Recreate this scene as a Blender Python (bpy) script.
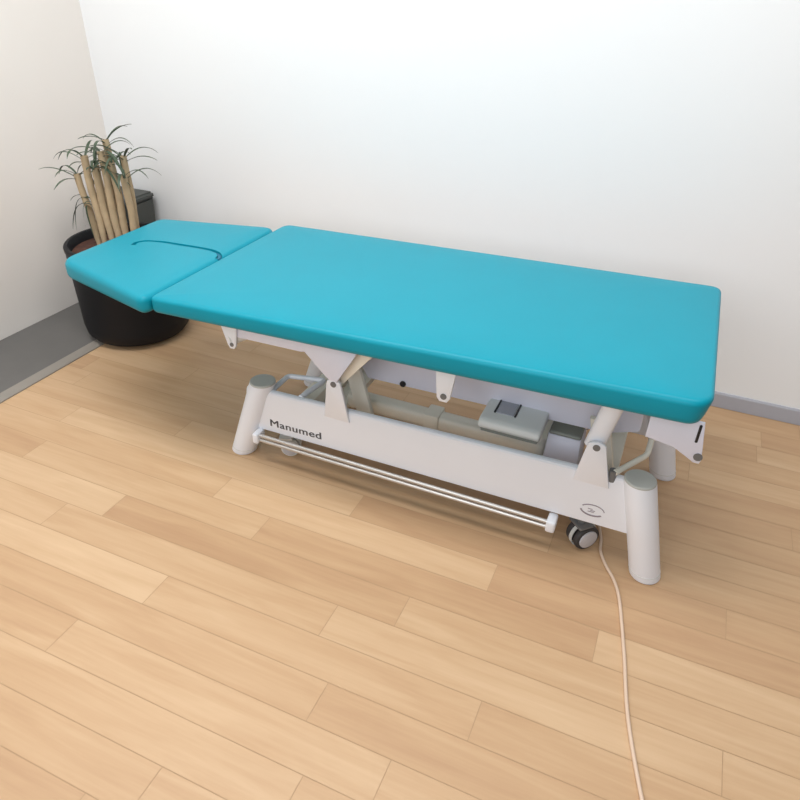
import bpy, bmesh, math, random
from mathutils import Vector, Matrix
random.seed(7)
S = bpy.context.scene
C = S.collection
for o in list(bpy.data.objects):
    bpy.data.objects.remove(o)

# ------------------------------------------------------------------ camera
R2 = Vector((0.91688735, 0.39836028, 0.02503336))
U2 = Vector((-0.23546331, 0.48918129, 0.83979682))
FW = Vector((-0.32229585, 0.77589352, -0.54232336))
cd = bpy.data.cameras.new('camera')
cam = bpy.data.objects.new('camera', cd)
C.objects.link(cam)
m = Matrix.Identity(4)
for i in range(3):
    m[i][0] = R2[i]; m[i][1] = U2[i]; m[i][2] = -FW[i]
m[0][3], m[1][3], m[2][3] = 0.5675, -1.623, 1.3162
cam.matrix_world = m
cd.sensor_width = 36.0
cd.lens = 30.008
cd.shift_y = -0.00125
cd.clip_start = 0.01
S.camera = cam

# ------------------------------------------------------------------ world, lights, exposure
w = bpy.data.worlds.new('world'); S.world = w
w.use_nodes = True
w.node_tree.nodes['Background'].inputs[0].default_value = (0.98, 0.99, 1.0, 1)
w.node_tree.nodes['Background'].inputs[1].default_value = 0.13

def area(name, loc, target, sx, sy, power, col):
    l = bpy.data.lights.new(name, 'AREA'); l.shape = 'RECTANGLE'
    l.size = sx; l.size_y = sy; l.energy = power; l.color = col
    o = bpy.data.objects.new(name, l); C.objects.link(o)
    o.location = loc
    d = Vector(target) - Vector(loc)
    o.rotation_euler = d.to_track_quat('-Z', 'Y').to_euler()
    return o
area('ceiling_light_key', (-0.80, -0.70, 2.7), (-0.8, -0.62, 0), 1.7, 1.0, 47, (1.0, 0.985, 0.96))
area('ceiling_light_back', (0.75, -0.55, 2.7), (0.75, -0.5, 0), 1.6, 0.8, 27, (1.0, 0.985, 0.965))
area('front_fill', (0.1, -3.3, 2.0), (0.15, 0.3, 0.45), 2.6, 1.6, 52, (0.93, 0.965, 1.0))  # unseen fill added in front to brighten wall, beam and the table's underside
S.view_settings.view_transform = 'Standard'
S.view_settings.look = 'None'
S.view_settings.exposure = 0.0
S.view_settings.gamma = 1.0
S.view_settings.use_curve_mapping = False

# ------------------------------------------------------------------ materials
def srgb(r, g, b):
    f = lambda c: (c / 255 / 12.92) if c / 255 <= 0.04045 else ((c / 255 + 0.055) / 1.055) ** 2.4
    return (f(r), f(g), f(b), 1)

def mat(name, col, rough=0.5, metal=0.0, noise=0.0, nscale=20, bump=0.0, bscale=200, spec=0.5, coat=0.0):
    M = bpy.data.materials.new(name); M.use_nodes = True
    N = M.node_tree.nodes; L = M.node_tree.links
    b = N['Principled BSDF']
    b.inputs['Base Color'].default_value = col
    b.inputs['Roughness'].default_value = rough
    b.inputs['Metallic'].default_value = metal
    b.inputs['Specular IOR Level'].default_value = spec
    b.inputs['Coat Weight'].default_value = coat
    tc = N.new('ShaderNodeTexCoord')
    if noise:
        n = N.new('ShaderNodeTexNoise'); n.inputs['Scale'].default_value = nscale; n.inputs['Detail'].default_value = 4
        L.new(tc.outputs['Object'], n.inputs['Vector'])
        mx = N.new('ShaderNodeMix'); mx.data_type = 'RGBA'
        mx.inputs[6].default_value = tuple(c * (1 - noise) for c in col[:3]) + (1,)
        mx.inputs[7].default_value = tuple(min(1, c * (1 + noise)) for c in col[:3]) + (1,)
        L.new(n.outputs['Fac'], mx.inputs[0]); L.new(mx.outputs[2], b.inputs['Base Color'])
    if bump:
        n2 = N.new('ShaderNodeTexNoise'); n2.inputs['Scale'].default_value = bscale; n2.inputs['Detail'].default_value = 3
        L.new(tc.outputs['Object'], n2.inputs['Vector'])
        bp = N.new('ShaderNodeBump'); bp.inputs['Strength'].default_value = bump; bp.inputs['Distance'].default_value = 0.002
        L.new(n2.outputs['Fac'], bp.inputs['Height']); L.new(bp.outputs[0], b.inputs['Normal'])
    return M

LEATHER = mat('teal_vinyl', (0.003, 0.272, 0.368, 1), 0.40, noise=0.05, nscale=6, bump=0.12, bscale=350, spec=0.22)
SLIT_SHADE = mat('teal_slit_shade', (0.008, 0.15, 0.24, 1), 0.6)  # darker copy of the teal, shade in the slit put into the colour
WHITE = mat('white_enamel', (0.845, 0.87, 0.93, 1), 0.38, noise=0.02, nscale=8)
CREAM = mat('cream_enamel', (0.84, 0.81, 0.71, 1), 0.45, noise=0.03, nscale=10)
LILAC = mat('lilac_grey_enamel', (0.74, 0.75, 0.86, 1), 0.42, noise=0.02, nscale=9)
CAPGREY = mat('grey_leg_cap', (0.50, 0.51, 0.48, 1), 0.55)
DARKGREY = mat('dark_grey_plastic', (0.16, 0.16, 0.16, 1), 0.5)
OLIVE = mat('olive_grey_plastic', (0.24, 0.25, 0.22, 1), 0.5)
HOUSING = mat('pale_grey_plastic', (0.68, 0.70, 0.69, 1), 0.5, noise=0.03, nscale=12)
PANEL = mat('blue_grey_panel', (0.36, 0.37, 0.42, 1), 0.45)
STEEL = mat('brushed_steel', (0.62, 0.60, 0.58, 1), 0.38, metal=0.8)
RUBBER = mat('black_rubber', (0.045, 0.043, 0.045, 1), 0.6)
HUB = mat('grey_hub', (0.56, 0.55, 0.58, 1), 0.45)
BLACK = mat('black_plastic', (0.012, 0.012, 0.014, 1), 0.5)
POT = mat('black_pot_plastic', (0.0065, 0.0070, 0.0095, 1), 0.6, noise=0.15, nscale=5, spec=0.3)
SOIL = mat('red_brown_bark_soil', (0.075, 0.030, 0.020, 1), 0.95, noise=0.75, nscale=45, bump=0.9, bscale=60)
CANE = mat('tan_cane', (0.44, 0.335, 0.21, 1), 0.75, noise=0.28, nscale=22, bump=0.4, bscale=80)
LEAF = mat('grey_green_leaf', (0.055, 0.085, 0.05, 1), 0.55, noise=0.2, nscale=12)
REDLEAF = mat('dry_red_leaf', (0.36, 0.05, 0.035, 1), 0.7, noise=0.2, nscale=20)
BIN = mat('dark_green_grey_plastic', (0.065, 0.070, 0.065, 1), 0.6, noise=0.08, nscale=6)
MAT = mat('dark_grey_floor_mat', (0.135, 0.130, 0.124, 1), 0.75, noise=0.08, nscale=9, bump=0.2, bscale=150)
EDGE = mat('grey_edge_profile', (0.27, 0.245, 0.215, 1), 0.55, noise=0.05, nscale=14)
CORD = mat('beige_cord', (0.66, 0.50, 0.38, 1), 0.5)
LETTER = mat('grey_lettering', (0.20, 0.195, 0.21, 1), 0.6)
LOGO = mat('lilac_grey_logo', (0.27, 0.24, 0.28, 1), 0.6)
SKIRT = mat('grey_skirting_vinyl', (0.38, 0.385, 0.43, 1), 0.5, noise=0.03, nscale=6)
WALLB = mat('white_wall_paint', (0.835, 0.85, 0.865, 1), 0.85, noise=0.012, nscale=1.2, bump=0.05, bscale=120)
WALLL = mat('off_white_wall_paint', (0.86, 0.815, 0.77, 1), 0.8, noise=0.03, nscale=2.0, bump=0.05, bscale=120)

# floor: plank tone comes from a per-plank attribute, grain along x
FLOOR = bpy.data.materials.new('oak_plank_vinyl'); FLOOR.use_nodes = True
N = FLOOR.node_tree.nodes; L = FLOOR.node_tree.links
b = N['Principled BSDF']; b.inputs['Roughness'].default_value = 0.45; b.inputs['Specular IOR Level'].default_value = 0.35
at = N.new('ShaderNodeAttribute'); at.attribute_name = 'tone'
tc = N.new('ShaderNodeTexCoord')
cmb = N.new('ShaderNodeCombineXYZ')
L.new(at.outputs['Fac'], cmb.inputs[2])
mul = N.new('ShaderNodeVectorMath'); mul.operation = 'MULTIPLY'; mul.inputs[1].default_value = (0, 0, 37)
L.new(cmb.outputs[0], mul.inputs[0])
ad = N.new('ShaderNodeVectorMath'); ad.operation = 'ADD'
L.new(tc.outputs['Object'], ad.inputs[0]); L.new(mul.outputs[0], ad.inputs[1])
mp = N.new('ShaderNodeMapping'); mp.inputs['Scale'].default_value = (1.6, 16, 1)
L.new(ad.outputs[0], mp.inputs['Vector'])
gr = N.new('ShaderNodeTexNoise'); gr.inputs['Scale'].default_value = 1.6; gr.inputs['Detail'].default_value = 5; gr.inputs['Distortion'].default_value = 0.6
L.new(mp.outputs[0], gr.inputs['Vector'])
mp2 = N.new('ShaderNodeMapping'); mp2.inputs['Scale'].default_value = (3, 90, 1)
L.new(ad.outputs[0], mp2.inputs['Vector'])
gf = N.new('ShaderNodeTexNoise'); gf.inputs['Scale'].default_value = 1.5; gf.inputs['Detail'].default_value = 3
L.new(mp2.outputs[0], gf.inputs['Vector'])
cr = N.new('ShaderNodeValToRGB')
e = cr.color_ramp.elements
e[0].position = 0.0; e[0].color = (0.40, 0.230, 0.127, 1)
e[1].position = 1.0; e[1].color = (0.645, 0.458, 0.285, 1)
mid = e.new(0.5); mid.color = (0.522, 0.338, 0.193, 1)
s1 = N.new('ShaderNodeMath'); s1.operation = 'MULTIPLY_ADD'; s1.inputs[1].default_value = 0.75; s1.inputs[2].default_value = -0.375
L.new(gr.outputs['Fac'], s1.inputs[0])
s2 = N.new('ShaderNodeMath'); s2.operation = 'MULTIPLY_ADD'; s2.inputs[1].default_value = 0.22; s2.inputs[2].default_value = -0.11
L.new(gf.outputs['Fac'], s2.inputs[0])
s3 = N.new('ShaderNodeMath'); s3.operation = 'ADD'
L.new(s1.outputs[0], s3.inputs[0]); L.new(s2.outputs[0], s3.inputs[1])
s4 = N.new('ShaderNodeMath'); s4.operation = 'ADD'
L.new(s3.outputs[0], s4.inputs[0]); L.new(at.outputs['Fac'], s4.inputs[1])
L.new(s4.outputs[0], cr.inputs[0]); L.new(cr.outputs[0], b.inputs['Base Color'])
SEAMF = mat('plank_joint', (0.44, 0.285, 0.16, 1), 0.7)

# ------------------------------------------------------------------ helpers
def link(name, bm, material, parent=None, smooth=40, mats=None):
    me = bpy.data.meshes.new(name)
    bmesh.ops.recalc_face_normals(bm, faces=bm.faces)
    bm.to_mesh(me); bm.free()
    for mm in (mats or [material]):
        me.materials.append(mm)
    if smooth:
        for p in me.polygons: p.use_smooth = True
        me.set_sharp_from_angle(angle=math.radians(smooth))
    o = bpy.data.objects.new(name, me); C.objects.link(o)
    if parent is not None: o.parent = parent
    return o

def tag(o, label, cat, group=None):
    o['label'] = label; o['category'] = cat
    if group: o['group'] = group
    return o

def empty(name, loc, label, cat, group=None):
    o = bpy.data.objects.new(name, None); C.objects.link(o); o.location = loc
    o.empty_display_size = 0.1
    return tag(o, label, cat, group)

def box(bm, x0, x1, y0, y1, z0, z1, bev=0.0, seg=2):
    g = bmesh.ops.create_cube(bm, size=1)
    for v in g['verts']:
        v.co = Vector((x0 + (v.co.x + .5) * (x1 - x0), y0 + (v.co.y + .5) * (y1 - y0), z0 + (v.co.z + .5) * (z1 - z0)))
    if bev:
        es = list({e for v in g['verts'] for e in v.link_edges})
        bmesh.ops.bevel(bm, geom=es, offset=bev, segments=seg, affect='EDGES', profile=0.5)
    return bm

def prism_xz(bm, pts, y0, y1, bev=0.0, seg=2):
    """polygon in x,z extruded along y"""
    a = [bm.verts.new((p[0], y0, p[1])) for p in pts]
    c = [bm.verts.new((p[0], y1, p[1])) for p in pts]
    n = len(pts)
    f1 = bm.faces.new(a); f2 = bm.faces.new(c[::-1])
    for i in range(n):
        bm.faces.new((a[i], c[i], c[(i + 1) % n], a[(i + 1) % n]))
    if bev:
        es = list(set(f1.edges) | set(f2.edges))
        bmesh.ops.bevel(bm, geom=es, offset=bev, segments=seg, affect='EDGES', profile=0.5)
    return bm

def prism_yz(bm, pts, x0, x1, bev=0.0, seg=2):
    a = [bm.verts.new((x0, p[0], p[1])) for p in pts]
    c = [bm.verts.new((x1, p[0], p[1])) for p in pts]
    n = len(pts)
    f1 = bm.faces.new(a); f2 = bm.faces.new(c[::-1])
    for i in range(n):
        bm.faces.new((a[i], c[i], c[(i + 1) % n], a[(i + 1) % n]))
    if bev:
        es = list(set(f1.edges) | set(f2.edges))
        bmesh.ops.bevel(bm, geom=es, offset=bev, segments=seg, affect='EDGES', profile=0.5)
    return bm

def tube(bm, pts, rad, n=14, cap=True, squash=None):
    pts = [Vector(p) for p in pts]
    rads = rad if isinstance(rad, (list, tuple)) else [rad] * len(pts)
    rings = []; prev = None
    for i, p in enumerate(pts):
        t = (pts[min(i + 1, len(pts) - 1)] - pts[max(i - 1, 0)]).normalized()
        if prev is None:
            up = Vector((0, 0, 1)) if abs(t.z) < .9 else Vector((0, 1, 0))
            x = t.cross(up).normalized()
        else:
            x = (prev - t * prev.dot(t)).normalized()
        prev = x; y = t.cross(x)
        k = 1.0 if squash is None else squash
        rings.append([bm.verts.new(p + (x * math.cos(a) + y * math.sin(a) * k) * rads[i])
                      for a in [2 * math.pi * j / n for j in range(n)]])
    for i in range(len(rings) - 1):
        for j in range(n):
            bm.faces.new((rings[i][j], rings[i][(j + 1) % n], rings[i + 1][(j + 1) % n], rings[i + 1][j]))
    if cap:
        bm.faces.new(rings[0][::-1]); bm.faces.new(rings[-1])
    return bm

def smooth_path(pts, per=6):
    pts = [Vector(p) for p in pts]; out = []
    for i in range(len(pts) - 1):
        p0 = pts[max(i - 1, 0)]; p1 = pts[i]; p2 = pts[i + 1]; p3 = pts[min(i + 2, len(pts) - 1)]
        for k in range(per):
            t = k / per
            out.append(0.5 * ((2 * p1) + (p2 - p0) * t + (2 * p0 - 5 * p1 + 4 * p2 - p3) * t * t + (3 * p1 - p0 - 3 * p2 + p3) * t ** 3))
    out.append(pts[-1]); return out

def round_path(pts, r=0.02, per=5):
    pts = [Vector(p) for p in pts]; out = [pts[0]]
    for i in range(1, len(pts) - 1):
        a = pts[i] + (pts[i - 1] - pts[i]).normalized() * r
        c = pts[i] + (pts[i + 1] - pts[i]).normalized() * r
        for k in range(per + 1):
            t = k / per
            out.append(a * (1 - t) ** 2 + pts[i] * 2 * t * (1 - t) + c * t * t)
    out.append(pts[-1]); return out

def lathe(bm, prof, n=48, cx=0, cy=0):
    """profile of (radius, z)"""
    rings = []
    for r, z in prof:
        if r < 1e-6: rings.append([bm.verts.new((cx, cy, z))])
        else: rings.append([bm.verts.new((cx + r * math.cos(2 * math.pi * j / n), cy + r * math.sin(2 * math.pi * j / n), z)) for j in range(n)])
    for i in range(len(rings) - 1):
        a, c = rings[i], rings[i + 1]
        for j in range(n):
            k = (j + 1) % n
            if len(a) == 1 and len(c) == 1: continue
            if len(a) == 1: bm.faces.new((a[0], c[j], c[k]))
            elif len(c) == 1: bm.faces.new((a[j], a[k], c[0]))
            else: bm.faces.new((a[j], a[k], c[k], c[j]))
    return bm

def xform(bm, M):
    bmesh.ops.transform(bm, matrix=M, verts=bm.verts); return bm

TILT = 0.030
ZTOP = 0.5736
def tilt(bm):
    for v in bm.verts: v.co.z += TILT * v.co.x
    return bm

def outline(corners, radii, per=8):
    """counter-clockwise corner list -> rounded outline (2D)"""
    out = []; n = len(corners)
    for i in range(n):
        p = Vector(corners[i]); a = Vector(corners[i - 1]); c = Vector(corners[(i + 1) % n]); r = radii[i]
        da = (a - p).normalized(); dc = (c - p).normalized()
        ang = math.acos(max(-1, min(1, da.dot(dc))))
        t = r / math.tan(ang / 2)
        s = p + da * t; f = p + dc * t
        for k in range(per + 1):
            q = k / per
            out.append(s * (1 - q) ** 2 + p * 2 * q * (1 - q) + f * q * q)
    return out

def densify(pts, step):
    out = []; n = len(pts)
    for i in range(n):
        a, c = pts[i], pts[(i + 1) % n]; k = max(1, int((c - a).length / step))
        for j in range(k): out.append(a + (c - a) * (j / k))
    return out

def cushion(corners, radii, thick, rt, rb, crown=0.006, wave=None):
    o = densify(outline(corners, radii), 0.04)
    n = len(o)
    nrm = []
    for i in range(n):
        t = (o[(i + 1) % n] - o[i - 1]).normalized(); nrm.append(Vector((t.y, -t.x)))
    bm = bmesh.new()
    def ring(ins, z): return [bm.verts.new((o[i].x - nrm[i].x * ins, o[i].y - nrm[i].y * ins, z)) for i in range(n)]
    prof = []
    K = 6
    for k in range(K + 1):
        a = math.pi / 2 * k / K
        prof.append((rb * (1 - math.sin(a)), -thick + rb * (1 - math.cos(a))))
    for k in range(K + 1):
        a = math.pi / 2 * k / K
        prof.append((rt * (1 - math.cos(a)), -rt + rt * math.sin(a)))
    rings = [ring(i, z) for i, z in prof]
    cxm = sum(q.x for q in o) / n; cym = sum(q.y for q in o) / n
    for k, z in ((0.93, 0.5), (0.8, 0.85), (0.5, 1.0)):
        rings.append([bm.verts.new((cxm + (v.co.x - cxm) * k, cym + (v.co.y - cym) * k, crown * z)) for v in rings[2 * K + 1]])
    for a, c in zip(rings[:-1], rings[1:]):
        for i in range(n):
            bm.faces.new((a[i], a[(i + 1) % n], c[(i + 1) % n], c[i]))
    bm.faces.new(rings[0][::-1]); bm.faces.new(rings[-1])
    for v in bm.verts:
        if wave: wave(v)
        v.co.z += ZTOP + TILT * v.co.x
    return bm

# ------------------------------------------------------------------ setting: floor, walls, skirting
XL, YB = -1.855, 0.725
PW = 0.0978
Y0 = -0.368
bm = bmesh.new()
tl = bm.faces.layers.float.new('tone')
joints = {-4: [-2.1, -1.15, -0.415, 0.42, 1.3], -3: [-1.45, -0.857, 0.02, 0.9], -2: [-1.6, -0.73, 0.17, 1.05], -1: [-1.15, -0.30, 0.62],
          0: [-0.50, 0.34, 1.2], -5: [-0.95, 0.1, 0.85], 1: [-1.2, -0.1, 0.9], 2: [-0.8, 0.45], 5: [-1.0, 0.25, 1.065], 9: [-0.5, 0.98], 8: [-0.9, 0.3, 1.5],
          7: [-0.2, 0.78], 6: [-0.7, 0.55, 1.4]}
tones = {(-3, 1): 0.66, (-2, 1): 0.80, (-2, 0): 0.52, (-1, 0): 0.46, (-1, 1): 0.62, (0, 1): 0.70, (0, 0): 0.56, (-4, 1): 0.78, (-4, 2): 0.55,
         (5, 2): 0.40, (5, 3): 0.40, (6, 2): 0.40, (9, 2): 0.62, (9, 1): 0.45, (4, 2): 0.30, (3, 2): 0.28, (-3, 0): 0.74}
rnd = random.Random(3)
gap = 0.0009
X0F, X1F = XL, 3.2
rows = range(-24, 12)
planks = []
for r in rows:
    ya = Y0 + (r - 1) * PW; yb = ya + PW      # row r lies below seam Y0 + r*PW
    if ya > YB: continue
    yb = min(yb, YB)
    js = joints.get(r)
    if js is None:
        s = rnd.uniform(-2.4, -1.6); js = []
        while s < 3.2: js.append(s); s += rnd.uniform(0.7, 1.0)
    xs = [X0F] + [j for j in js if X0F + .02 < j < X1F]
    while xs[-1] + 1.1 < X1F: xs.append(xs[-1] + rnd.uniform(0.75, 0.95))
    xs.append(X1F)
    for i in range(len(xs) - 1):
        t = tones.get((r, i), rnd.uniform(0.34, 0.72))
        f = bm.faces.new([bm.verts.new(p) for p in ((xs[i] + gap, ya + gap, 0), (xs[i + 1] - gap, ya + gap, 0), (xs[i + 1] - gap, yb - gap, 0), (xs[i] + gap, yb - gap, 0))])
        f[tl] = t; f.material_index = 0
ylo = Y0 + (-25) * PW
f = bm.faces.new([bm.verts.new(p) for p in ((X0F, ylo, -0.0006), (X1F, ylo, -0.0006), (X1F, YB, -0.0006), (X0F, YB, -0.0006))])
f.material_index = 1
lo = [bm.verts.new(p) for p in ((X0F, ylo, -0.1), (X0F, YB, -0.1), (X1F, YB, -0.1), (X1F, ylo, -0.1))]
f2 = bm.faces.new(lo); f2.material_index = 1
me = bpy.data.meshes.new('floor')
bm.to_mesh(me); bm.free()
me.materials.append(FLOOR); me.materials.append(SEAMF)
fl = bpy.data.objects.new('floor', me); C.objects.link(fl); fl['kind'] = 'structure'

def struct(name, bm, m, smooth=0):
    o = link(name, bm, m, None, smooth); o['kind'] = 'structure'; return o
bm = bmesh.new(); box(bm, XL - 0.1, 3.2, YB, YB + 0.1, -0.1, 2.75); struct('wall_back', bm, WALLB)
bm = bmesh.new(); box(bm, XL - 0.1, XL, ylo, YB, -0.1, 2.75); struct('wall_left', bm, WALLL)
bm = bmesh.new()
prism_yz(bm, [(YB, 0.0), (YB - 0.012, 0.0), (YB - 0.012, 0.004), (YB - 0.008, 0.050), (YB - 0.004, 0.056), (YB, 0.056)], XL, 3.2)
struct('baseboard_back', bm, SKIRT)

# ------------------------------------------------------------------ floor mat along the left wall
t = empty('floor_mat', (XL + 0.19, -0.6, 0), 'long dark grey floor mat with light grey edging along the left wall', 'floor mat')
bm = bmesh.new(); box(bm, XL - t.location.x + 0.002, -1.508 - t.location.x, -1.9, 1.3, 0.0, 0.006, 0.002, 1); link('mat_surface', bm, MAT, t)
bm = bmesh.new()
prism_xz(bm, [(-1.509, 0), (-1.466, 0), (-1.466, 0.004), (-1.472, 0.009), (-1.509, 0.010)], -1.9 - 0.6, 0.70, 0.0)
for v in bm.verts: v.co.x -= t.location.x; v.co.y += 0.6
o = link('edging_strip', bm, EDGE, t); o['label'] = 'light grey bevelled edging strip'

# ------------------------------------------------------------------ treatment table
T = empty('treatment_table', (0, 0, 0), 'white electric treatment table with teal padded top and head section', 'treatment table')

# main cushion
def shape(v):
    if v.co.z < 0:
        v.co.z *= 0.80 + 0.22 * (v.co.x + 0.7) / 1.42
        v.co.x -= 0.011 * max(0, (v.co.x - 0.68) / 0.042) * min(1, -v.co.z / 0.05)
bm = cushion([(-0.7065, -0.358), (0.722, -0.338), (0.722, 0.332), (-0.7045, 0.340)], [0.022, 0.055, 0.04, 0.04], 0.064, 0.015, 0.020, 0.004, shape)
o = link('main_cushion', bm, LEATHER, T, 50); o['label'] = 'long teal padded cushion of the lying surface'

def head_shape(v):
    if v.co.z < 0: v.co.z *= 1.0 + 0.20 * (-0.7 - v.co.x) / 0.45
# head cushion with the breathing slit
hw = link('head_cushion', cushion([(-1.158, -0.236), (-0.7085, -0.380), (-0.7075, 0.296), (-1.158, 0.222)], [0.06, 0.03, 0.045, 0.045], 0.052, 0.018, 0.018, 0.004, head_shape), LEATHER, T, 50)
hw['label'] = 'teal padded head cushion with a curved breathing slit'
cut = bmesh.new()
path = smooth_path([(-1.030, -0.056, 0), (-1.036, -0.034, 0), (-1.020, -0.010, 0), (-0.970, 0.004, 0), (-0.90, 0.006, 0), (-0.79, 0.006, 0), (-0.744, -0.002, 0), (-0.722, -0.018, 0), (-0.7145, -0.040, 0)], 8)
ra = []
for i, p in enumerate(path):
    tt = (path[min(i + 1, len(path) - 1)] - path[max(i - 1, 0)]).normalized(); q = Vector((-tt.y, tt.x, 0)) * 0.0072
    z = ZTOP + TILT * p.x
    ra.append([cut.verts.new((p.x + s * q.x, p.y + s * q.y, z + d)) for s, d in ((1, -0.012), (1, 0.03), (-1, 0.03), (-1, -0.012))])
for a, c in zip(ra[:-1], ra[1:]):
    for k in range(4): cut.faces.new((a[k], a[(k + 1) % 4], c[(k + 1) % 4], c[k]))
cut.faces.new(ra[0][::-1]); cut.faces.new(ra[-1])
co = link('slit_cutter', cut, SLIT_SHADE, None, 0)
md = hw.modifiers.new('slit', 'BOOLEAN'); md.operation = 'DIFFERENCE'; md.object = co; md.solver = 'EXACT'
dg = bpy.context.evaluated_depsgraph_get()
newme = bpy.data.meshes.new_from_object(hw.evaluated_get(dg))
hw.modifiers.clear(); hw.data = newme; newme.set_sharp_from_angle(angle=math.radians(32))
bpy.data.objects.remove(co)
hw.data.materials.clear(); hw.data.materials.append(LEATHER); hw.data.materials.append(SLIT_SHADE)
for p in hw.data.polygons: p.material_index = 0
bm = bmesh.new()
bb = [Vector((p.x, p.y, ZTOP + TILT * p.x - 0.0085)) for p in path]
tube(bm, bb, 0.0068, 8)  # dark strip laid in the slit to paint its shade
o = link('slit_shade', bm, SLIT_SHADE, hw); o['label'] = 'darker teal strip standing in for the shade in the breathing slit'

# top frame (tilts with the cushions)
ZR = ZTOP - 0.066
def rail(ys, near):
    y0, y1 = ys
    bm = bmesh.new()
    pts = [(-0.52, ZR), (0.700, ZR), (0.700, 0.465), (-0.13, 0.470), (-0.30, 0.434), (-0.52, 0.437)]
    prism_xz(bm, pts, y0, y1, 0.003, 2); tilt(bm)
    return link('side_rail', bm, LILAC, T)
rn = rail((-0.249, -0.229), True)
rf = rail((0.229, 0.249), False)
for ya, yb in ((-0.078, -0.062), (0.062, 0.078)):
    bm = bmesh.new(); prism_xz(bm, [(-0.215, 0.500), (0.60, 0.500), (0.60, 0.305), (0.52, 0.279), (-0.18, 0.287), (-0.220, 0.35)], ya, yb, 0.003, 2); tilt(bm)
    pn = link('lift_panel', bm, LILAC, T)
    if ya < 0: near_panel = pn
bm = bmesh.new(); tube(bm, [(-0.066, -0.082, 0.292), (-0.066, -0.077, 0.292)], 0.0095, 16); o = link('round_hole', bm, BLACK, near_panel); o['label'] = 'round black hole near the lower edge of the panel'
for x in (-0.46, -0.02, 0.62):
    bm = bmesh.new(); box(bm, x - 0.02, x + 0.02, -0.229, 0.229, 0.472, ZR, 0.003); tilt(bm)
    link('cross_member', bm, WHITE, T)
# head section carrier
for y in (-0.20, 0.16):
    bm = bmesh.new(); box(bm, -1.0, -0.50, y - 0.012, y + 0.012, 0.48, 0.508, 0.004); tilt(bm); link('head_carrier', bm, WHITE, T)
bm = bmesh.new(); tube(bm, [(-0.71, -0.23, 0.470), (-0.71, 0.21, 0.470)], 0.011, 12); link('hinge_rod', bm, STEEL, T)

def tab(pts, hx, hz, hr, y0=-0.258, y1=-0.2495, mt=WHITE, lab=None):
    bm = bmesh.new(); prism_xz(bm, pts, y0, y1, 0.0018, 2)
    o = link('hanging_tab', bm, mt, T)
    xs_ = [p[0] for p in pts[:2]]
    bm = bmesh.new(); box(bm, min(xs_) + 0.008, max(xs_) - 0.008, y1 - 0.001, -0.2485, max(p[1] for p in pts) - 0.022, max(p[1] for p in pts) - 0.002, 0.002, 1); link('tab_foot', bm, WHITE, o)
    bm = bmesh.new(); tube(bm, [(hx, y0 - 0.002, hz), (hx, y0 + 0.001, hz)], hr, 14)
    link('bolt', bm, DARKGREY, o)
    return o
tab([(-0.568, 0.492), (-0.500, 0.492), (-0.512, 0.397), (-0.520, 0.386), (-0.533, 0.386), (-0.540, 0.397)], -0.525, 0.400, 0.0062)
tab([(0.093, 0.500), (0.152, 0.500), (0.137, 0.398), (0.129, 0.386), (0.109, 0.386), (0.101, 0.397)], 0.120, 0.403, 0.0085)
tb = tab([(0.61, 0.500), (0.722, 0.500), (0.738, 0.404), (0.735, 0.393), (0.722, 0.393), (0.675, 0.423), (0.61, 0.430)], 0.729, 0.411, 0.010, mt=LILAC)  # lilac where the other tabs are white: its shade is put into the colour
bm = bmesh.new(); tube(bm, [(-0.54, -0.245, 0.410), (-0.49, -0.205, 0.430)], 0.020, 16); link('hinge_barrel', bm, HOUSING, T)
bm = bmesh.new(); box(bm, 0.7125, 0.7185, -0.2605, -0.257, 0.447, 0.495, 0.002, 1); o = link('rubber_stop', bm, BLACK, tb)

# V gussets hanging from the rails down to the left pivots
for y0, y1 in ((-0.2590, -0.2500), (-0.150, -0.140), (0.2500, 0.2590)):
    bm = bmesh.new(); prism_xz(bm, [(-0.298, 0.480), (-0.120, 0.480), (-0.132, 0.455), (-0.188, 0.362), (-0.196, 0.366), (-0.213, 0.366), (-0.224, 0.376), (-0.288, 0.438)], y0, y1, 0.002, 2)
    link('hinge_gusset', bm, LILAC, T)

# base: beams
def beam(sgn):
    yo = sgn * 0.244; yi = sgn * 0.222
    def rows(x, z0, z1):
        return [(x, yo, z0), (x, yo, z1 - 0.020), (x, yo - sgn * 0.004, z1 - 0.004), (x, yo - sgn * 0.009, z1), (x, yi, z1), (x, yi, z0)]
    bm = bmesh.new()
    A = [bm.verts.new(p) for p in rows(-0.505, 0.1145, 0.254)]
    B = [bm.verts.new(p) for p in rows(0.640, 0.1215, 0.284)]
    n = len(A)
    for i in range(n): bm.faces.new((A[i], A[(i + 1) % n], B[(i + 1) % n], B[i]))
    bm.faces.new(A[::-1]); bm.faces.new(B)
    bmesh.ops.bevel(bm, geom=[e for e in bm.edges if abs((e.verts[0].co - e.verts[1].co).x) > 0.5], offset=0.002, segments=2, affect='EDGES')
    return link('base_beam', bm, WHITE, T, 25)
bn = beam(-1); bf = beam(1)

def beam_z(x): return 0.1145 + (x + 0.505) / 1.145 * 0.007
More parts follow.
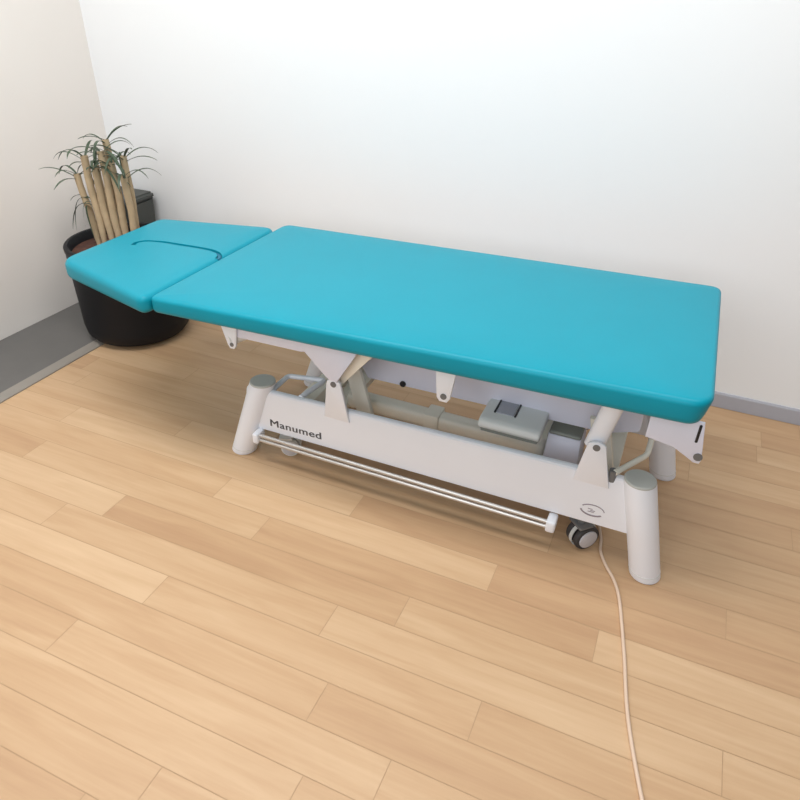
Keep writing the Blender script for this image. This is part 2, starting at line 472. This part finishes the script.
# lettering
cu = bpy.data.curves.new('lettering', 'FONT'); cu.body = 'Manumed'; cu.size = 0.05; cu.extrude = 0.0006; cu.space_character = 1.06
to = bpy.data.objects.new('lettering', cu); C.objects.link(to)
dg = bpy.context.evaluated_depsgraph_get()
tm0 = bpy.data.meshes.new_from_object(to.evaluated_get(dg)); bpy.data.objects.remove(to)
tb_ = bmesh.new()
for dx, dy in ((0, 0), (0.0009, 0), (-0.0009, 0)):
    n0 = len(tb_.verts); tb_.from_mesh(tm0); tb_.verts.ensure_lookup_table()
    for v in tb_.verts[n0:]: v.co.x += dx; v.co.y += dy; v.co.z += abs(dx) * .05
tm = bpy.data.meshes.new('lettering'); tb_.to_mesh(tm); tb_.free()
xs = [v.co.x for v in tm.vertices]; ys = [v.co.y for v in tm.vertices]
x0, x1, y0 = min(xs), max(xs), 0.0
sc = 0.176 / (x1 - x0)
for v in tm.vertices:
    fx = (v.co.x - x0) * sc; fz = v.co.y * sc * 0.80
    v.co = Vector((-0.429 + fx, -0.2446 - v.co.z * 0.5, 0.1375 + fz + fx * 0.02))
tm.materials.append(LETTER)
to = bpy.data.objects.new('lettering', tm); C.objects.link(to); to.parent = bn; to['label'] = 'grey lettering reading Manumed'
# oval emblem
bm = bmesh.new()
cx, cz = 0.536, 0.1655
def arc(a0, a1, rx, rz, wid0, wid1, n=24):
    prev = None
    for k in range(n + 1):
        q = k / n; a = math.radians(a0 + (a1 - a0) * q); wd = wid0 + (wid1 - wid0) * q
        c, s = math.cos(a), math.sin(a)
        cur = [bm.verts.new((cx + c * (rx + d), yy, cz + s * (rz + d))) for d, yy in ((-wd, -0.2440), (-wd, -0.2450), (wd, -0.2450), (wd, -0.2440))]
        if prev:
            for j in range(4): bm.faces.new((prev[j], prev[(j + 1) % 4], cur[(j + 1) % 4], cur[j]))
        else: bm.faces.new(cur)
        prev = cur
    bm.faces.new(prev[::-1])
arc(8, 152, 0.0295, 0.0175, 0.0010, 0.0014)
arc(192, 322, 0.0295, 0.0175, 0.0019, 0.0022)
for dx, dz, ln in ((-0.006, 0.003, 0.012), (0.001, -0.0015, 0.012), (-0.003, -0.006, 0.016)):
    box(bm, cx + dx - ln / 2, cx + dx + ln / 2, -0.2448, -0.2440, cz + dz - 0.0009, cz + dz + 0.0009)
o = link('oval_emblem', bm, LOGO, bn, 0); o['label'] = 'pale grey oval emblem'

# base cross tubes joining the two beams
for x in (-0.36, 0.545):
    bm = bmesh.new(); box(bm, x - 0.028, x + 0.028, -0.222, 0.222, 0.135, 0.200, 0.006); link('cross_beam', bm, CREAM, T)

# legs
def leg(bx, by, tx, ty, zt):
    bm = bmesh.new()
    B = Vector((bx, by, 0)); A = Vector((tx, ty, zt)); n = 28
    prof = [(0.0, 0.0372), (0.014, 0.0385), (0.016, 0.0400), (0.5, 0.0400), (0.985, 0.0393), (1.0, 0.0375)]
    rings = []
    for q, r in prof:
        c = B + (A - B) * q
        rings.append([bm.verts.new((c.x + r * math.cos(2 * math.pi * j / n), c.y + r * math.sin(2 * math.pi * j / n), c.z)) for j in range(n)])
    for a, c in zip(rings[:-1], rings[1:]):
        for j in range(n): bm.faces.new((a[j], a[(j + 1) % n], c[(j + 1) % n], c[j]))
    bm.faces.new(rings[0][::-1]); bm.faces.new(rings[-1])
    o = link('leg', bm, WHITE, T, 35)
    bm = bmesh.new(); lathe(bm, [(0, zt), (0.0380, zt), (0.0385, zt + 0.003), (0.036, zt + 0.006), (0, zt + 0.0065)], 28, tx, ty)
    k = link('leg_cap', bm, CAPGREY, o); k['label'] = 'flat grey leg cap'
    bm = bmesh.new()
    c = B + (A - B) * 0.07
    tt = (A - B) * 0.004
    rr = 0.0406
    r1 = [[bm.verts.new((p.x + q * math.cos(2 * math.pi * j / n), p.y + q * math.sin(2 * math.pi * j / n), p.z)) for j in range(n)] for p, q in ((c - tt, 0.0398), (c - tt * .5, rr), (c + tt * .5, rr), (c + tt, 0.0398))]
    for a, d in zip(r1[:-1], r1[1:]):
        for j in range(n): bm.faces.new((a[j], a[(j + 1) % n], d[(j + 1) % n], d[j]))
    link('foot_ring', bm, HOUSING, o)
leg(-0.552, -0.226, -0.455, -0.226, 0.276)
leg(0.700, -0.236, 0.627, -0.240, 0.293)
leg(0.704, 0.222, 0.632, 0.226, 0.290)
leg(-0.552, 0.226, -0.455, 0.226, 0.276)

# pivot ears standing on the beams and the lift arms
def ear(x, zt, w0, w1, sgn, ztop_beam):
    bm = bmesh.new()
    pts = [(x + w0[0], ztop_beam - 0.03), (x + w0[1], ztop_beam - 0.03), (x + w1, zt - 0.004)]
    for k in range(9):
        a = math.radians(20 + 140 * k / 8); pts.append((x + w1 * math.cos(a), zt + 0.013 * math.sin(a)))
    pts.append((x - w1, zt - 0.004))
    ya, yb = (-0.2500, -0.2410) if sgn < 0 else (0.2410, 0.2500)
    prism_xz(bm, pts, ya, yb, 0.002, 2)
    o = link('pivot_bracket', bm, WHITE, T)
    y = ya if sgn < 0 else yb
    bm = bmesh.new(); tube(bm, [(x, y + sgn * 0.002, zt - 0.002), (x, y - sgn * 0.002, zt - 0.002)], 0.0088, 16)
    link('pivot_bolt', bm, DARKGREY, o)
for s in (-1, 1):
    ear(-0.203, 0.350, (-0.034, 0.047), 0.022, s, 0.262)
    ear(0.512, 0.363, (-0.040, 0.050), 0.023, s, 0.280)
    y = s * 0.212
    bm = bmesh.new(); prism_xz(bm, [(-0.216, 0.360), (-0.190, 0.336), (-0.092, 0.452), (-0.092, 0.490), (-0.124, 0.478)], *sorted((s * 0.204, s * 0.2275)), 0.003); link('lift_arm', bm, CREAM, T)
    bm = bmesh.new(); tube(bm, [(0.503, s * 0.2195, 0.345), (0.530, s * 0.2195, 0.485)], 0.0245, 18, True, 0.70); link('lift_arm', bm, WHITE, T)
bm = bmesh.new(); tube(bm, [(-0.203, -0.2405, 0.350), (-0.203, 0.2405, 0.350)], 0.013, 14); link('pivot_shaft', bm, STEEL, T)
bm = bmesh.new(); tube(bm, [(0.512, -0.2405, 0.358), (0.512, 0.2405, 0.358)], 0.013, 14); link('pivot_shaft', bm, STEEL, T)
# inner lift links and actuator
for x0, z0, x1, z1, y in ((-0.215, 0.345, -0.165, 0.160, -0.115), (0.500, 0.355, 0.545, 0.165, -0.11), (-0.215, 0.345, -0.165, 0.160, 0.115), (0.500, 0.355, 0.545, 0.165, 0.11)):
    bm = bmesh.new(); d = 0.026
    prism_xz(bm, [(x0 - d, z0), (x1 - d, z1), (x1 + d, z1), (x0 + d, z0)], y - 0.009, y + 0.009, 0.004, 2); link('lift_link', bm, CREAM, T)
bm = bmesh.new(); box(bm, -0.27, 0.362, -0.056, -0.004, 0.136, 0.188, 0.016, 4); link('actuator_tube', bm, CREAM, T)
bm = bmesh.new(); box(bm, -0.004, 0.044, -0.063, 0.003, 0.117, 0.194, 0.006, 2); link('tube_clamp', bm, CREAM, T)
for x in (-0.30, 0.36):
    bm = bmesh.new(); box(bm, x - 0.03, x + 0.03, -0.222, 0.222, 0.118, 0.140, 0.004); link('cross_beam', bm, CREAM, T)
# motor housing
bm = bmesh.new()
prism_yz(bm, [(-0.180, 0.284), (-0.189, 0.292), (-0.190, 0.302), (-0.183, 0.312), (-0.168, 0.316), (-0.0785, 0.316), (-0.0785, 0.284)], 0.198, 0.366, 0.006, 3)
mh = link('motor_housing', bm, HOUSING, T, 50)
bm = bmesh.new(); box(bm, 0.234, 0.282, -0.141, -0.0785, 0.312, 0.3185, 0.0015, 2)
o = link('housing_panel', bm, PANEL, mh); o['label'] = 'blue grey access panel'
for x in (0.228, 0.284):
    bm = bmesh.new(); box(bm, x, x + 0.0045, -0.143, -0.0785, 0.312, 0.320, 0.001, 1)
    link('panel_clip', bm, BLACK, mh)
bm = bmesh.new(); box(bm, 0.204, 0.360, -0.178, -0.0785, 0.272, 0.2855, 0.003); link('housing_base', bm, OLIVE, mh)
# control box
bm = bmesh.new()
prism_xz(bm, [(0.366, 0.120), (0.468, 0.120), (0.463, 0.258), (0.373, 0.258)], -0.092, 0.02, 0.006, 2)
cb = link('control_box', bm, LILAC, T)
bm = bmesh.new(); box(bm, 0.3745, 0.4615, -0.0905, 0.0185, 0.2565, 0.2675, 0.005, 3)
o = link('box_lid', bm, OLIVE, cb); o['label'] = 'dark olive grey flat lid'

# foot bars (tubing loops at the two ends)
bm = bmesh.new()
tube(bm, round_path([(-0.428, -0.226, 0.252), (-0.428, -0.130, 0.252), (-0.314, -0.104, 0.252), (-0.329, -0.224, 0.255)], 0.012), 0.0080, 10)
link('foot_bar', bm, WHITE, T)
bm = bmesh.new()
tube(bm, round_path([(0.566, -0.240, 0.296), (0.631, -0.128, 0.294), (0.636, -0.010, 0.318), (0.630, 0.06, 0.36)], 0.015), 0.0075, 12)
fb = link('pedal_lever', bm, CREAM, T)
bm = bmesh.new(); tube(bm, [(0.562, -0.236, 0.268), (0.562, -0.236, 0.300)], 0.010, 12); link('lever_pivot', bm, DARKGREY, fb)

# switch rod hanging under the near beam (and its twin on the far side)
for s in (-1, 1):
    bm = bmesh.new(); tube(bm, [(-0.463, s * 0.266, 0.106), (0.436, s * 0.266, 0.1045)], 0.0058, 12)
    o = link('switch_rod', bm, STEEL, T); o['label'] = 'shiny steel switch rod below the beam'
    bm = bmesh.new(); tube(bm, [(-0.463, s * 0.268, 0.0905), (0.436, s * 0.268, 0.089)], 0.0058, 12)
    link('switch_rod', bm, STEEL, T)
    for x, hw_ in ((-0.466, 0.010), (0.444, 0.0125)):
        bm = bmesh.new(); box(bm, x - hw_, x + hw_, *sorted((s * 0.281, s * 0.236)), 0.080, 0.1165, 0.006, 3)
        k = link('rod_end_cap', bm, WHITE, T); k['label'] = 'white end cap of the switch rod'

# casters
def caster(x, y, rz, r=0.043, tyre=RUBBER, hubm=HUB):
    root = bmesh.new(); tube(root, [(0, 0, r * 2 + 0.004), (0, 0, 0.125)], 0.012, 12)
    box(root, -0.022, 0.022, -0.027, 0.027, r * 2 + 0.002, r * 2 + 0.010, 0.003)
    M = Matrix.Translation((x, y, 0)) @ Matrix.Rotation(rz, 4, 'Z')
    xform(root, M); st = link('caster', root, HOUSING if r < 0.035 else DARKGREY, T)
    for sy in (-1, 1):
        bm = bmesh.new(); lathe(bm, [(0.0, -0.009), (r * 0.80, -0.009), (r * 0.95, -0.0075), (r, -0.003), (r, 0.003), (r * 0.95, 0.0075), (r * 0.80, 0.009), (0, 0.009)], 32)
        W = M @ Matrix.Translation((0.012, sy * 0.017, r)) @ Matrix.Rotation(math.pi / 2, 4, 'X')
        xform(bm, W); wh = link('wheel', bm, tyre, st)
        bm = bmesh.new(); lathe(bm, [(r * 0.74, -0.001 + 0.0088), (r * 0.72, 0.0125), (r * 0.55, 0.0145), (0.0, 0.0150)], 28)
        W2 = M @ Matrix.Translation((0.012, sy * 0.017, r)) @ Matrix.Rotation(-sy * math.pi / 2, 4, 'X') 
        xform(bm, W2); link('wheel_hub', bm, hubm, wh)
    bm = bmesh.new(); lathe(bm, [(r * 0.98, -0.005), (r * 1.06, -0.005), (r * 1.06, 0.005), (r * 0.98, 0.005), (r * .98, -0.005)], 32)
    xform(bm, M @ Matrix.Translation((0.012, 0, r)) @ Matrix.Rotation(math.pi / 2, 4, 'X'))
    link('wheel_cover', bm, HOUSING, st)
caster(0.515, -0.203, math.radians(45), 0.0375)
caster(-0.415, -0.182, math.radians(20), 0.030, HOUSING, HUB)
caster(0.520, 0.185, math.radians(10), 0.0375)
caster(-0.415, 0.182, math.radians(-10), 0.030, HOUSING, HUB)

# ------------------------------------------------------------------ power cord
bm = bmesh.new()
tube(bm, smooth_path([(0.50, 0.06, 0.0042), (0.545, -0.06, 0.0042), (0.572, -0.150, 0.0042), (0.580, -0.205, 0.0042), (0.600, -0.250, 0.0042), (0.628, -0.295, 0.0042), (0.648, -0.345, 0.0042), (0.665, -0.420, 0.0042), (0.685, -0.52, 0.0042), (0.72, -0.70, 0.0042), (0.80, -0.95, 0.0042), (0.93, -1.30, 0.0042)], 8), 0.0042, 10)
cordo = link('power_cord', bm, CORD, None)
tag(cordo, 'thin beige power cord running from under the table across the planks', 'cord')

# ------------------------------------------------------------------ potted plant in the corner
PX, PY = -1.428, 0.286
P = empty('potted_plant', (PX, PY, 0.010), 'tall cane plant in a big round black pot behind the head cushion', 'potted plant')
bm = bmesh.new()
lathe(bm, [(0, 0.0), (0.165, 0.0), (0.195, 0.006), (0.211, 0.026), (0.217, 0.06), (0.221, 0.36), (0.224, 0.366), (0.224, 0.378), (0.219, 0.383), (0.208, 0.383), (0.203, 0.377), (0.199, 0.335), (0, 0.335)], 64)
xform(bm, Matrix.Diagonal((0.965, 0.965, 1.0, 1.0)))
link('pot', bm, POT, P, 35)
bm = bmesh.new()
prof = [(0.0, 0.352)] + [(0.1930 * k / 8, 0.352 - 0.004 * (k / 8) ** 2) for k in range(1, 9)]
lathe(bm, prof, 48)
for v in bm.verts:
    if v.co.to_2d().length < 0.19: v.co.z += random.uniform(-0.006, 0.006)
link('soil', bm, SOIL, P)
canes = [(-0.072, -0.045, -0.118, -0.040, 0.63, 0.0105), (-0.040, -0.050, -0.070, -0.035, 0.70, 0.0115), (-0.012, -0.040, -0.035, -0.03, 0.66, 0.0115), (0.020, -0.035, 0.004, -0.02, 0.72, 0.012),
         (0.046, -0.020, 0.034, -0.01, 0.68, 0.0115), (0.074, -0.005, 0.072, 0.0, 0.64, 0.011), (0.004, 0.02, -0.016, 0.03, 0.75, 0.011), (-0.055, 0.02, -0.090, 0.03, 0.65, 0.0105), (0.058, 0.03, 0.060, 0.03, 0.70, 0.010)]
def cane(x, y, x1, y1, z1, r):
    bm = bmesh.new()
    n = 14; pts = []; rads = []
    for k in range(n + 1):
        q = k / n
        pts.append((x + (x1 - x) * q + 0.003 * math.sin(q * 9 + x * 40), y + (y1 - y) * q, 0.340 + (z1 - 0.340) * q))
        rads.append(r * (0.74 + 0.42 * min(1, q / 0.3)) * (1 + 0.06 * (k % 2)))
    tube(bm, pts, rads, 12)
    return link('cane', bm, CANE, P)
for c in canes: cane(*c)
def leaf(base, az, length, rise, droop, wid):
    bm = bmesh.new(); n = 12; L_ = []
    d = Vector((math.cos(az), math.sin(az), 0)); s = Vector((-d.y, d.x, 0))
    for k in range(n + 1):
        q = k / n
        c = Vector(base) + d * (length * q * (1 - 0.25 * droop * q)) + Vector((0, 0, rise * q - droop * length * q * q))
        wd = wid * (0.45 + 1.6 * q) * (1 - q) ** 0.7 if q < 1 else 0.0004
        wd = max(wd, 0.0006)
        L_.append([bm.verts.new(c + s * wd + Vector((0, 0, 0.25 * wd))), bm.verts.new(c + Vector((0, 0, 0.0006))), bm.verts.new(c - s * wd + Vector((0, 0, 0.25 * wd))), bm.verts.new(c - Vector((0, 0, 0.0008)))])
    for a, c in zip(L_[:-1], L_[1:]):
        for j in range(4): bm.faces.new((a[j], a[(j + 1) % 4], c[(j + 1) % 4], c[j]))
    bm.faces.new(L_[0][::-1]); bm.faces.new(L_[-1])
    return link('leaf', bm, LEAF, P, 60)
leaf((-0.060, -0.050, 0.520), math.radians(196), 0.150, 0.075, 1.15, 0.0065)
leaf((-0.070, -0.040, 0.540), math.radians(182), 0.130, 0.060, 0.60, 0.0060)
leaf((-0.062, -0.055, 0.535), math.radians(230), 0.080, 0.050, 2.0, 0.0065)
leaf((-0.074, -0.060, 0.520), math.radians(265), 0.050, 0.045, 3.6, 0.0065)
leaf((-0.085, -0.045, 0.545), math.radians(204), 0.115, 0.045, 1.5, 0.0060)
rl = random.Random(11)
for (x, y, x1, y1, z1, r) in canes:
    a0 = rl.uniform(0, 6.28)
    for k in range(6):
        leaf((x1, y1, z1 - 0.002 - 0.004 * k), a0 + k * 1.7 + rl.uniform(-.3, .3), rl.uniform(0.10, 0.18), rl.uniform(0.06, 0.14), rl.uniform(0.4, 1.0), 0.0075)
bm = bmesh.new()
for x, y in ((0.092, -0.02), (0.100, 0.00), (0.086, 0.015)):
    g = bmesh.ops.create_icosphere(bm, subdivisions=2, radius=0.011)
    for v in g['verts']: v.co = Vector((v.co.x * 1.2 + x, v.co.y * 0.8 + y, v.co.z * 0.9 + 0.362))
link('red_bud', bm, REDLEAF, P)

# ------------------------------------------------------------------ dark bin in the corner behind the plant
B = empty('waste_bin', (-1.722, 0.615, 0.0065), 'dark grey square bin in the corner behind the potted plant', 'bin')
def taper(bm, hx0, hy0, hx1, hy1, z0, z1):
    a = [bm.verts.new((sx * hx0, sy * hy0, z0)) for sx, sy in ((-1, -1), (1, -1), (1, 1), (-1, 1))]
    c = [bm.verts.new((sx * hx1, sy * hy1, z1)) for sx, sy in ((-1, -1), (1, -1), (1, 1), (-1, 1))]
    bm.faces.new(a[::-1]); bm.faces.new(c)
    for i in range(4): bm.faces.new((a[i], a[(i + 1) % 4], c[(i + 1) % 4], c[i]))
    bmesh.ops.bevel(bm, geom=list(bm.edges), offset=0.010, segments=3, affect='EDGES')
    return bm
bm = bmesh.new(); taper(bm, 0.088, 0.078, 0.100, 0.088, 0.0, 0.425); link('bin_body', bm, BIN, B)
bm = bmesh.new(); taper(bm, 0.106, 0.094, 0.102, 0.090, 0.418, 0.447); link('bin_lid', bm, BIN, B)
